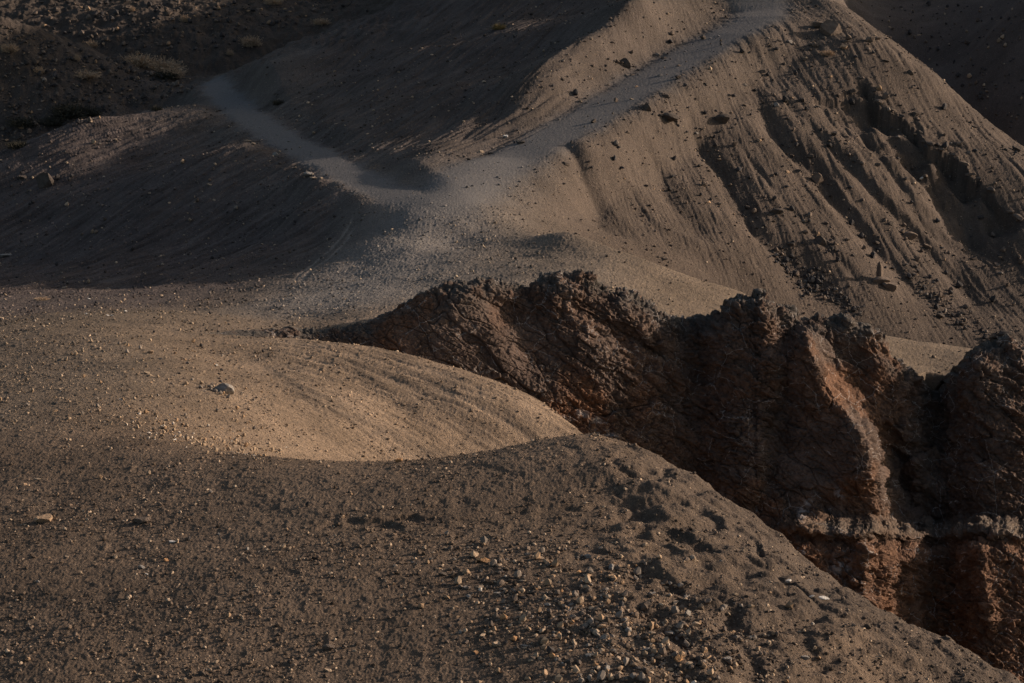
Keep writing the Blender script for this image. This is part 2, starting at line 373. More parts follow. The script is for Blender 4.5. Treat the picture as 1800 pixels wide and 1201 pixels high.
rl = 1 - np.abs(streak(-.75, -.66, .6, 6, 146)); Z += mD*.05*fbm2(X*1.1, Yg*1.1, 2, 177); Z -= mD*.2*sstep(.5, 1., rl)
mS = sstep(-.15, -.11, ux)*(1-sstep(.04, .05, ux))*sstep(61, 66, Yg)*(1-edge)*sstep(-.3, .1, ux*6 + (Yg-62)*.05)
sp1 = streak(.80, -.60, .55, 5, 147); sp2 = streak(.80, -.60, .2, 2.5, 148)
Z -= mS*(.045*sp1 + .025*sp2)

# ---- soil colours
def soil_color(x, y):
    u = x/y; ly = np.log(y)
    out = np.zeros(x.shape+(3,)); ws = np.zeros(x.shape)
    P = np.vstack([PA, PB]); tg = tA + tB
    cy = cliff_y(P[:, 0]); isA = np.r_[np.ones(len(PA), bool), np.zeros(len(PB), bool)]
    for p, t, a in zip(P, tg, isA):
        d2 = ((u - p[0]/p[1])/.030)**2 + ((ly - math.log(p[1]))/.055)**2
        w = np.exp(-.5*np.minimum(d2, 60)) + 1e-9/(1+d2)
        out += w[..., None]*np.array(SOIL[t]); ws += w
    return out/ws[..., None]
wx = X + 1.2*noise2(X*.3, Yg*.3, 71); wy = Yg + 2.0*noise2(X*.3, Yg*.3, 72)
_Z = Z
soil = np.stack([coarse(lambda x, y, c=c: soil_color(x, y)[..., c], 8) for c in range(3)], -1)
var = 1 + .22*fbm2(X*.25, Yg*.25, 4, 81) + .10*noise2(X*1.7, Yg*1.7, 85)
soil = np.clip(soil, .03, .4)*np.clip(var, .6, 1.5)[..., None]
soil = soil*(1 + mS*(.42*np.clip(sp1, -1, .5) + .24*sp2) + .12*mR*streak(.25, -.97, .7, 6, 151) + .35*mD*streak(-.75, -.66, .7, 5, 152) + .3*mC*streak(-.55, -.83, .8, 6, 153))[..., None]
for pts, w_, k_ in [([(455,625),(520,668),(590,712),(660,755),(740,800)], 1.3, .6), ([(640,640),(710,690),(790,735),(870,790)], .9, .4), ([(760,650),(850,700),(930,760)], .7, .3)]:
    P = gpoly(pts); R, Cc = poly_window(P, 4); x, y = X[R, Cc], Yg[R, Cc]
    d, s_, t = poly_dist(P, x + .5*noise2(x*.8, y*.8, 181), y + .5*noise2(x*.8, y*.8, 182))
    m_ = k_*np.exp(-(d/w_)**2)*np.clip(.7 + .7*noise2(x*2.1, y*2.1, 183), 0, 1)*(1-edge[R, Cc]); soil[R, Cc] = soil[R, Cc]*(1-m_[..., None]) + m_[..., None]*np.array((.105, .084, .068))
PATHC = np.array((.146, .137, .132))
fan = np.zeros(X.shape)      # trodden dust where both paths meet
_fp = np.array([(float(U(a_, b_)*c_), c_) for a_, b_, c_ in [(880,290,145),(790,345,135),(740,400,126),(680,455,119),(600,520,107)]]); R, Cc = poly_window(_fp, 12)
d, s_, t = poly_dist(_fp, X[R, Cc] + .8*noise2(X[R, Cc]*.5, Yg[R, Cc]*.5, 160), Yg[R, Cc]); fan[R, Cc] = np.exp(-(d/(3.2+2.6*t))**2.5)*.9*(.8+.2*noise2(X[R, Cc]*2, Yg[R, Cc]*2, 161))
soil = soil*(1-fan[..., None]) + fan[..., None]*np.array((.205, .188, .174))
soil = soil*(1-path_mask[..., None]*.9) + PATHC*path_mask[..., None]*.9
# wheel ruts beside the junction show paler dust
for pts in ([(512,500),(545,468),(580,440),(600,418),(612,398),(625,372)], [(522,500),(556,468),(592,440),(612,418),(624,398)]):
    P = gpoly(pts)
    if len(P) < 2: continue
    R, Cc = poly_window(P, 1); x, y = X[R, Cc], Yg[R, Cc]; d, s, t = poly_dist(P, x + .1*noise2(x*2, y*2, 4), y)
    m = np.exp(-(d/.17)**2)*sstep(0, .1, t)*(1-sstep(.8, 1, t))
    soil[R, Cc] += m[..., None]*np.array((.12, .10, .08)); Z[R, Cc] -= .05*m

# ------------------------------------------------------------------ materials
def nodes(name):
    m = bpy.data.materials.new(name); m.use_nodes = True
    nt = m.node_tree; b = nt.nodes['Principled BSDF']; b.inputs['Roughness'].default_value = .95
    b.inputs['Specular IOR Level'].default_value = .15
    return m, nt, b
def N(nt, typ, **kw):
    n = nt.nodes.new(typ)
    for k_, v in kw.items():
        if k_.startswith('i_'): n.inputs[k_[2:].replace('_', ' ')].default_value = v
        else: setattr(n, k_, v)
    return n
def math_node(nt, op, a, b=None):
    n = nt.nodes.new('ShaderNodeMath'); n.operation = op
    for k_, v in enumerate((a, b)):
        if v is None: continue
        if isinstance(v, (int, float)): n.inputs[k_].default_value = v
        else: nt.links.new(v, n.inputs[k_])
    return n.outputs[0]
def ramp(nt, src, stops):
    r = nt.nodes.new('ShaderNodeValToRGB'); e = r.color_ramp.elements
    while len(e) < len(stops): e.new(.5)
    for q, (p, c) in zip(e, stops): q.position = p; q.color = c if len(c) == 4 else (*c, 1)
    nt.links.new(src, r.inputs[0]); return r.outputs[0]
def mul_color(nt, a, b, fac=1.0):
    n = nt.nodes.new('ShaderNodeMix'); n.data_type = 'RGBA'; n.blend_type = 'MULTIPLY'; n.inputs[0].default_value = fac
    nt.links.new(a, n.inputs[6]); nt.links.new(b, n.inputs[7]); return n.outputs[2]
def mix_color(nt, fac, a, b):
    n = nt.nodes.new('ShaderNodeMix'); n.data_type = 'RGBA'
    nt.links.new(fac, n.inputs[0])
    for s, v in ((6, a), (7, b)):
        if isinstance(v, tuple): n.inputs[s].default_value = (*v, 1)
        else: nt.links.new(v, n.inputs[s])
    return n.outputs[2]

def soil_material():
    m, nt, b = nodes('soil'); L = nt.links.new
    co = N(nt, 'ShaderNodeTexCoord').outputs['Object']
    at = N(nt, 'ShaderNodeVertexColor', layer_name='soil').outputs[0]
    pth = N(nt, 'ShaderNodeAttribute', attribute_name='path').outputs['Fac']
    n1 = N(nt, 'ShaderNodeTexNoise', i_Scale=5.0, i_Detail=8.0, i_Roughness=.75); L(co, n1.inputs['Vector'])
    n2 = N(nt, 'ShaderNodeTexNoise', i_Scale=16.0, i_Detail=4.0, i_Roughness=.7); L(co, n2.inputs['Vector'])
    v1 = N(nt, 'ShaderNodeTexVoronoi', i_Scale=11.0, i_Randomness=1.0); L(co, v1.inputs['Vector'])
    v2 = N(nt, 'ShaderNodeTexVoronoi', i_Scale=24.0, i_Randomness=1.0); L(co, v2.inputs['Vector'])
    c = mul_color(nt, at, ramp(nt, n1.outputs[0], [(.25, (.62, .61, .6)), (.5, (1, 1, 1)), (.78, (1.45, 1.43, 1.4))]))
    c = mul_color(nt, c, ramp(nt, n2.outputs[0], [(.3, (.7, .7, .72)), (.55, (1, 1, 1)), (.8, (1.35, 1.33, 1.3))]))
    # pale and dark little pebbles: a random value per cell, the cell's core only
    sep = N(nt, 'ShaderNodeSeparateColor'); L(v1.outputs['Color'], sep.inputs[0])
    core = math_node(nt, 'LESS_THAN', v1.outputs['Distance'], .32)
    pale = math_node(nt, 'MULTIPLY', math_node(nt, 'GREATER_THAN', sep.outputs[0], .955), core)
    dark = math_node(nt, 'MULTIPLY', math_node(nt, 'GREATER_THAN', sep.outputs[1], .86), core)
    notpath = math_node(nt, 'SUBTRACT', 1.0, math_node(nt, 'MULTIPLY', pth, .5))
    pale = math_node(nt, 'MULTIPLY', math_node(nt, 'MULTIPLY', pale, notpath), .75); dark = math_node(nt, 'MULTIPLY', math_node(nt, 'MULTIPLY', dark, notpath), .7)
    c = mix_color(nt, pale, c, (.36, .27, .19)); c = mix_color(nt, dark, c, (.035, .033, .034))
    L(c, b.inputs['Base Color'])
    # relief
    peb = math_node(nt, 'SUBTRACT', 1.0, math_node(nt, 'MINIMUM', math_node(nt, 'MULTIPLY', v1.outputs['Distance'], 2.0), 1.0))
    peb2 = math_node(nt, 'SUBTRACT', 1.0, math_node(nt, 'MINIMUM', math_node(nt, 'MULTIPLY', v2.outputs['Distance'], 2.0), 1.0))
    h = math_node(nt, 'ADD', math_node(nt, 'MULTIPLY', peb, .028), math_node(nt, 'MULTIPLY', peb2, .012))
    h = math_node(nt, 'ADD', h, math_node(nt, 'MULTIPLY', n1.outputs[0], .12))
    h = math_node(nt, 'MULTIPLY', h, notpath)
    bp = N(nt, 'ShaderNodeBump', i_Strength=.9, i_Distance=1.0); L(h, bp.inputs['Height']); L(bp.outputs[0], b.inputs['Normal'])
    return m
MSOIL = soil_material()

# ------------------------------------------------------------------ link the ground, split into landforms
V = np.stack([X, Yg, Z + CAM_Z], -1).reshape(-1, 3)
I = np.arange(NY*NU, dtype=np.int32).reshape(NY, NU)
Qd = np.stack([I[:-1, :-1], I[:-1, 1:], I[1:, 1:], I[1:, :-1]], -1).reshape(-1, 4)
soilf = soil.reshape(-1, 3).astype(np.float32); pm = path_mask.reshape(-1).astype(np.float32)
# region of each quad: landform of the nearest control point, paths by their mask
LAND = {'F': 0, 'M': 0, 'L': 0, 'S': 0, 'N': 0, 'D': 1, 'C': 2, 'R': 3, 'B': 4, 'X': 5}
LNAME = ['ground', 'slope', 'hill', 'hillside', 'rubble_hill', 'far_hill', 'path']
def region(x, y):
    best = np.full(x.shape, 1e9); reg = np.zeros(x.shape)
    u = x/y; ly = np.log(y)
    for P_, tg, sideA in ((PA, tA, True), (PB, tB, False)):
        ok = (y > cliff_y(x)) == sideA
        for p, t in zip(P_, tg):
            d2 = ((u-p[0]/p[1])/.03)**2 + ((ly-math.log(p[1]))/.055)**2
            m_ = ok & (d2 < best); best = np.where(m_, d2, best)
            reg = np.where(m_, LAND[t] if sideA else 0, reg)
    return reg
st = 4
ry = np.arange(0, NY, st); ru = np.arange(0, NU, st)
reg = region(X[np.ix_(ry, ru)], Yg[np.ix_(ry, ru)])
reg = np.repeat(np.repeat(reg, st, 0), st, 1)[:NY, :NU]
reg = np.where(path_mask > .5, 6, reg)[:-1, :-1].reshape(-1).astype(int)
for i, nm in enumerate(LNAME):
    q = Qd[reg == i]
    if not len(q): continue
    used = np.zeros(NY*NU, bool); used[q.ravel()] = True
    remap = np.cumsum(used).astype(np.int32) - 1
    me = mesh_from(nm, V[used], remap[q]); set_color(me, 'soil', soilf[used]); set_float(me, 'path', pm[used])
    tag(link(nm, me, MSOIL), kind='structure')
del V, Qd

# ------------------------------------------------------------------ the rock wall
BOT = np.array([(330,606),(380,606),(600,622),(700,650),(860,710),(1040,830),(1120,900),(1230,960),(1340,1010),(1450,1090),(1600,1190),(1800,1290),(2150,1400)], float)
def bump(px, py, cx, cy, sx, sy, rot=0.0):
    a = math.radians(rot); dx, dy = px-cx, py-cy
    u = (dx*math.cos(a)+dy*math.sin(a))/sx; v = (-dx*math.sin(a)+dy*math.cos(a))/sy
    return np.exp(-.5*(u*u+v*v))
def rib(px, py, pts, wl, wr):   # ridge along a polyline with its own width on each side
    pts = np.array(pts, float); best = np.full(px.shape, 1e9); side = np.zeros(px.shape); par = np.zeros(px.shape)
    n = len(pts)-1
    for i in range(n):
        a, b = pts[i], pts[i+1]; d = b-a
        t = np.clip(((px-a[0])*d[0]+(py-a[1])*d[1])/(d**2).sum(), 0, 1)
        qx = px-a[0]-t*d[0]; qy = py-a[1]-t*d[1]; dd = np.hypot(qx, qy); m_ = dd < best
        best = np.where(m_, dd, best); side = np.where(m_, d[0]*qy-d[1]*qx, side); par = np.where(m_, (i+t)/n, par)
    w = np.where(side > 0, wl, wr)          # picture rows grow downwards: side > 0 is the left of a line running down
    return np.exp(-(best/w)**1.5), par
cpx = np.r_[np.arange(332, 1820, 1.25), np.arange(1820, 2150, 6)]
NB, NF = 14, 620
tt = np.linspace(0, 1, NF)
cpy0 = np.interp(cpx, CREST[:, 0], CREST[:, 1]); cY0 = np.interp(cpx, CREST[:, 0], CREST[:, 2]); cb = np.interp(cpx, BOT[:, 0], BOT[:, 1])
jag = 8*noise2(cpx*.035, cpx*0+.5, 91) + 6*np.round(1.6*noise2(cpx*.05, cpx*0+.5, 92))/1.6 + 1.2*noise2(cpx*.2, cpx*0+.5, 93)
jag *= sstep(560, 1000, cpx)*.75 + .25*sstep(420, 600, cpx) + .1
PXg = np.broadcast_to(cpx[None, :], (NF, len(cpx))).copy()
PYg = cpy0[None, :] + tt[:, None]*(cb-cpy0)[None, :]
dpy = PYg - cpy0[None, :]
PYg = PYg + jag[None, :]*np.exp(-dpy/22.)
sm = sum(np.roll(cY0, k_) for k_ in range(-12, 13))/25; sm[:12] = cY0[:12]; sm[-12:] = cY0[-12:]
lean = .0165*dpy + .9*(1-np.exp(-dpy/14.))
Yc = sm[None, :] - lean
deep = sstep(40, 140, dpy)
# buttresses and recesses (metres towards the camera)
rel = np.zeros(PXg.shape)
for pts, wl, wr, amp in [([(1405,575),(1440,650),(1490,730),(1530,800),(1548,870)], 60, 16, 2.9),
                         ([(1250,560),(1290,640),(1320,760),(1350,900)], 45, 30, 1.0),
                         ([(1070,500),(1130,590),(1180,640),(1230,700)], 40, 22, .9),
                         ([(980,490),(1010,560),(1090,640),(1180,760)], 40, 28, .8),
                         ([(800,505),(850,560),(890,640),(960,720)], 60, 30, .8),
                         ([(1340,520),(1350,600),(1370,700)], 40, 40, 1.0),
                         ([(1600,800),(1625,860),(1640,920)], 30, 30, 1.3),
                         ([(1730,610),(1690,700),(1660,800),(1650,900)], 60, 40, 1.6),
                         ([(1560,620),(1575,700),(1560,760)], 24, 24, .8),
                         ([(1510,930),(1520,1000),(1515,1080)], 20, 14, 1.0), ([(1555,950),(1560,1020)], 16, 10, .7), ([(1650,950),(1660,1050),(1650,1120)], 34, 12, 1.2),
                         ([(1605,950),(1630,1040)], 10, 10, .5), ([(1720,950),(1740,1080)], 30, 14, .8)]:
    g, par = rib(PXg, PYg, pts, wl, wr); rel += amp*g*sstep(0, .12, par)*(1-.5*sstep(.85, 1, par))
for cx, cy, sx, sy, rot, amp in [(1500,660,50,70,-30,-2.2), (1585,840,26,60,-20,-3.4), (1230,610,22,60,0,-.8), (1420,760,40,90,-25,-.4),
                                 (1650,760,30,60,0,-1.5), (1380,640,14,70,0,-.8), (1130,605,60,10,30,-.9), (1060,580,50,9,38,-.7), (890,545,30,14,20,-.9), (1345,860,16,60,10,-1.2)]:
    rel += amp*bump(PXg, PYg, cx, cy, sx, sy, rot)
ledge_row = 908 + 11*noise2(cpx*.012, cpx*0+.4, 95) + 6*noise2(cpx*.045, cpx*0+.4, 96) + np.interp(cpx, [1350, 1400, 1800], [20, 0, 6])
lw = sstep(1330, 1420, cpx)
rel += (4.2*lw[None, :])*sstep(-9, 27, PYg - ledge_row[None, :])
rel -= (.9*lw[None, :])*np.exp(-.5*((PYg-ledge_row[None, :]-38)/9)**2)
Yc = Yc - rel*sstep(420, 700, PXg)*np.where(PXg < 1330, .6, .85)
Pw = unproj(PXg.ravel(), PYg.ravel(), Yc.ravel())
shape = PXg.shape
grid_n = lambda P: np.cross(np.gradient(P.reshape(shape+(3,)), axis=1), np.gradient(P.reshape(shape+(3,)), axis=0)).reshape(-1, 3)
nn = grid_n(Pw); nn /= np.linalg.norm(nn, axis=1)[:, None] + 1e-9
if nn[:, 1].mean() > 0: nn = -nn
pxf, pyf, df = PXg.ravel(), PYg.ravel(), dpy.ravel()
smoothp = np.clip(1.1*bump(pxf, pyf, 760, 590, 150, 90) + .9*bump(pxf, pyf, 1490, 640, 55, 60) + .8*bump(pxf, pyf, 1430, 830, 70, 60) + .5*bump(pxf, pyf, 900, 640, 70, 60), 0, 1)
ca, sa = math.cos(math.radians(35)), math.sin(math.radians(35))
Qw = np.c_[Pw[:, 0]*ca - Pw[:, 2]*sa*-1*-1, Pw[:, 1], Pw[:, 0]*sa + Pw[:, 2]*ca]*np.array([1.0, .8, .62])
Qw = np.c_[(Pw[:, 0]*ca - Pw[:, 2]*sa)*.62, Pw[:, 1]*.8, (Pw[:, 0]*sa + Pw[:, 2]*ca)]   # strata run down to the right
warp = .18*np.c_[noise3(Pw*.9, 101), noise3(Pw*.9, 102), noise3(Pw*.9, 103)]
disp = .20*fbm3(Pw*.28, 3, 104)*(1-.6*smoothp)
Qd_ = Qw*np.array([.55, 1, 1.15])      # blocks drawn out along the strata
F1, F2, ce, ti = voronoi3(Qd_*.8 + warp*1.1, 105); disp += (.26*(ce-.5) + .30*ti)*(1-.6*smoothp) - .16*np.exp(-((F2-F1)/.022)**2)*(1-.2*smoothp)*.8
F1, F2, ce, ti = voronoi3(Qd_*2.0 + warp*1.6, 106); disp += (.13*(ce-.5) + .26*ti)*(1-.8*smoothp) - .07*np.exp(-((F2-F1)/.04)**2)*(1-.3*smoothp)
F1, F2, ce, ti = voronoi3(Pw*4.4 + warp*2, 107); disp += (.10*(ce-.5) + .15*ti)*(1-.6*smoothp)
F1, F2, ce, ti = voronoi3(Pw*8.5 + warp*2, 117); disp += (.03*(ce-.5) + .05*ti)*(1-.5*smoothp)
rg = 1-np.abs(noise3(Qw*np.array([.7, 2.4, 2.4]) + warp, 113)); disp += .22*(rg-.6)*(1-.8*smoothp)
rg = 1-np.abs(noise3(Qw*np.array([1.6, 5, 5]) + warp, 114)); disp += .09*(rg-.6)*(1-.7*smoothp)
disp += .035*fbm3(Pw*7., 2, 109)*(1-.5*smoothp)
crestband = np.exp(-df/30.)
disp += crestband*.10*fbm3(Pw*2.0, 3, 110)
amp = sstep(400, 640, pxf)*.9 + .1
amp = amp*(1 - .3*(np.exp(-.5*((PYg-ledge_row[None, :]-12)/22)**2)*lw[None, :]).ravel())
Pw = Pw + nn*(disp*amp)[:, None]
front = Pw.reshape(shape+(3,))
# back of the crest: runs on behind and down into the saddle
c0 = front[0]; back = []
for k_ in range(NB, 0, -1):
    a_ = k_/NB; b_ = c0.copy(); w_ = .35 + .65*sstep(380, 640, cpx)
    b_[:, 1] += 3.4*a_*w_; b_[:, 0] += .07*3.4*a_*w_*b_[:, 0]/b_[:, 1]*10*0
    b_[:, 2] += (.25*math.sin(a_*2.2) - 3.0*a_**1.7)*w_ + .16*w_*noise3(b_*1.6, 111) + .04*w_*noise3(b_*4.1, 112)
    back.append(b_)
C3 = np.concatenate([np.array(back), front], 0)
NR = C3.shape[0]; NCc = C3.shape[1]
Vc = C3.reshape(-1, 3) + np.array([0, 0, CAM_Z])
I = np.arange(NR*NCc, dtype=np.int32).reshape(NR, NCc)
Qc = np.stack([I[1:, :-1], I[1:, 1:], I[:-1, 1:], I[:-1, :-1]], -1).reshape(-1, 4)
# rock colours: purple brown, ochre patches low down, grey rubble along the crest
p0 = front.reshape(-1, 3)
o1 = np.clip(.5 + .9*fbm3(p0*.22, 3, 121), 0, 1); o2 = np.clip(.5 + .8*fbm3(p0*.9, 3, 122), 0, 1)
col = np.array((.118, .084, .067))*(.7 + .6*o2)[:, None]
ochre = np.clip(1.3*bump(pxf, pyf, 1440, 830, 70, 70) + .8*bump(pxf, pyf, 1030, 700, 80, 50) + .7*bump(pxf, pyf, 700, 570, 90, 50) + .7*sstep(930, 970, pyf) + .7*bump(pxf, pyf, 1500, 630, 60, 60) + .25, 0, 1)*sstep(.35, .75, o1)
low = sstep(935, 960, pyf)*sstep(1330, 1420, pxf)*.7; ochre = np.maximum(ochre, low)
col = col*(1-ochre)[:, None] + ochre[:, None]*np.array((.175, .092, .054))*(.75 + .5*o2)[:, None]
gr = np.clip(crestband*1.2, 0, 1)*sstep(.3, .6, o2)*(1-.5*ochre)
col = col*(1-gr)[:, None] + gr[:, None]*np.array((.098, .086, .075))
dust = np.exp(-.5*((PYg-ledge_row[None, :]-12)/12)**2)*lw[None, :]; dust = dust.ravel()*.6
col = col*(1-dust)[:, None] + dust[:, None]*np.array((.15, .12, .09))
pale = np.clip(sum(bump(pxf, pyf, *q) for q in [(1025,728,10,6,20), (1052,738,7,4,20), (1000,735,8,3,10), (1065,765,14,4,25), (1475,868,7,5,60), (1422,884,6,4,0), (1410,905,5,8,0), (1480,1000,14,12,30)]), 0, 1)*sstep(.35, .55, np.clip(.5 + .9*fbm3(p0*2.6, 2, 123), 0, 1))
col = col*(1-.8*pale)[:, None] + (.8*pale)[:, None]*np.array((.42, .38, .36))
colb = np.tile(np.array((.098, .086, .074)), (NB*NCc, 1))*(.75+.5*np.random.default_rng(3).random((NB*NCc, 1)))
me = mesh_from('cliff', Vc, Qc); set_color(me, 'rock', np.vstack([colb, col])); set_float(me, 'smooth_face', np.r_[np.zeros(NB*NCc), smoothp])

def rock_wall_material():
    m, nt, b = nodes('rock_wall'); L = nt.links.new
    co = N(nt, 'ShaderNodeTexCoord').outputs['Object']
    at = N(nt, 'ShaderNodeVertexColor', layer_name='rock').outputs[0]
    n1 = N(nt, 'ShaderNodeTexNoise', i_Scale=4.5, i_Detail=8.0, i_Roughness=.78); L(co, n1.inputs['Vector'])
    n2 = N(nt, 'ShaderNodeTexNoise', i_Scale=1.1, i_Detail=4.0, i_Roughness=.6); L(co, n2.inputs['Vector'])
    wv = N(nt, 'ShaderNodeMix', data_type='VECTOR'); wv.inputs[0].default_value = .30
    L(co, wv.inputs[4]); L(n2.outputs['Color'], wv.inputs[5])
    vein_lit_edge = N(nt, 'ShaderNodeTexVoronoi', feature='DISTANCE_TO_EDGE', i_Scale=1.0); L(wv.outputs[1], vein_lit_edge.inputs['Vector'])
    crk = N(nt, 'ShaderNodeTexVoronoi', feature='DISTANCE_TO_EDGE', i_Scale=2.6); L(wv.outputs[1], crk.inputs['Vector'])
    c = mul_color(nt, at, ramp(nt, n1.outputs[0], [(.28, (.55, .54, .54)), (.5, (1, 1, 1)), (.75, (1.5, 1.42, 1.35))]))
    n3 = N(nt, 'ShaderNodeTexNoise', i_Scale=.5, i_Detail=2.0); L(co, n3.inputs['Vector'])
    line = math_node(nt, 'LESS_THAN', vein_lit_edge.outputs['Distance'], .010)
    vm = math_node(nt, 'MULTIPLY', line, math_node(nt, 'MULTIPLY', math_node(nt, 'GREATER_THAN', n3.outputs[0], .48), .6))
    c = mix_color(nt, vm, c, (.40, .36, .33))  # pale lines: mineral veins, and rock edges catching sun put into the colour
    L(c, b.inputs['Base Color'])
    ck = math_node(nt, 'MINIMUM', math_node(nt, 'MULTIPLY', crk.outputs['Distance'], 9.0), 1.0)
    h = math_node(nt, 'ADD', math_node(nt, 'MULTIPLY', n1.outputs[0], .22), math_node(nt, 'MULTIPLY', ck, .05))
    bp = N(nt, 'ShaderNodeBump', i_Strength=.8, i_Distance=1.0); L(h, bp.inputs['Height']); L(bp.outputs[0], b.inputs['Normal'])
    return m
MWALL = rock_wall_material()
tag(link('cliff', me, MWALL), kind='structure')

# ------------------------------------------------------------------ stones
import bmesh
def plain_rock(name, rgb, vary=.35, scale=6.0):
    m, nt, b = nodes(name); L = nt.links.new
    co = N(nt, 'ShaderNodeTexCoord').outputs['Object']
    n1 = N(nt, 'ShaderNodeTexNoise', i_Scale=scale, i_Detail=8.0, i_Roughness=.7); L(co, n1.inputs['Vector'])
    lo = tuple(c*(1-vary*1.3) for c in rgb); hi = tuple(min(c*(1+vary), .8) for c in rgb)
    c = ramp(nt, n1.outputs[0], [(.3, lo), (.7, hi)])
    L(c, b.inputs['Base Color'])
    bp = N(nt, 'ShaderNodeBump', i_Strength=.6, i_Distance=.05); L(n1.outputs[0], bp.inputs['Height']); L(bp.outputs[0], b.inputs['Normal'])
    return m
MROCK = {'pale': plain_rock('pale_stone', (.38, .285, .20)), 'tan': plain_rock('tan_stone', (.40, .27, .17)), 'orange': plain_rock('orange_stone', (.46, .26, .13)),
         'grey': plain_rock('grey_stone', (.25, .225, .20)), 'dark': plain_rock('dark_stone', (.092, .074, .061)), 'brown': plain_rock('brown_stone', (.15, .115, .09)),
         'white': plain_rock('white_stone', (.58, .54, .49), .2)}
def stone_data(seed, flat=.7, cuts=9, sub=2, lng=1.0):
    r = np.random.default_rng(seed)
    bm = bmesh.new(); bmesh.ops.create_icosphere(bm, subdivisions=sub, radius=1.0)
    P = np.array([v.co[:] for v in bm.verts])
    for _ in range(cuts):
        n = r.normal(size=3); n /= np.linalg.norm(n); d = r.uniform(.30, .75)
        q = P @ n - d; P = P - np.maximum(q, 0)[:, None]*n
    P *= (1 + .10*noise3(P*2.2 + seed, seed) + (.06*noise3(P*6. + seed, seed+1) + .04*noise3(P*13. + seed, seed+2) if sub > 2 else 0))[:, None]
    P *= np.array([lng, r.uniform(.6, .9), flat])
    P /= np.ptp(P[:, 0]); P[:, 2] -= P[:, 2].min()
    F = np.array([[v.index for v in f.verts] for f in bm.faces]); bm.free()
    return P, F
SHAPES = [stone_data(k_, flat=f, lng=l, sub=3) for k_, (f, l) in enumerate([(.7, 1.0), (.5, 1.25), (.42, 1.6), (.8, 1.05), (.34, 1.4), (.6, 1.2), (.5, 1.8), (.9, .95)])]
_cache = {}
def stone_mesh(kind, shp):
    if (kind, shp) not in _cache:
        me_ = mesh_from('stone', *SHAPES[shp], smooth=False); me_.materials.append(MROCK[kind]); _cache[(kind, shp)] = me_
    return _cache[(kind, shp)]
DEBRIS = []
def add_stone(px, py, wpx, kind, shp, label, group=None, name='stone', rz=None, h=1.0, sink=.22, cat='stone', tilt=.25):
    g = ground(px, py)
    if g is None: return None
    size = wpx*g[1]/FPX*1.03
    o = bpy.data.objects.new(name, stone_mesh(kind, shp)); scene.collection.objects.link(o)
    hh = np.ptp(SHAPES[shp][0][:, 2])*size*h
    o.location = (g[0], g[1]+.35*size, zat(g[0], g[1]+.35*size) + CAM_Z - (sink+.08)*hh)
    o.scale = (size, size, size*h)
    o.rotation_euler = (random.uniform(-tilt, tilt), random.uniform(-tilt, tilt), random.uniform(0, 6.28) if rz is None else rz)
    if wpx > 9 and label[:9] != 'dark slab' and kind in ('dark', 'brown', 'grey'):
        for _ in range(int(wpx*.6)):
            r_ = size*random.uniform(.4, 1.8); a_ = random.uniform(0, 6.28)
            DEBRIS.append((g[0]+r_*math.cos(a_)+.2*r_, g[1]+.35*size+r_*math.sin(a_)-.3*r_, size*random.uniform(.08, .3), random.randrange(8), kind))
    return tag(o, label, cat, group)

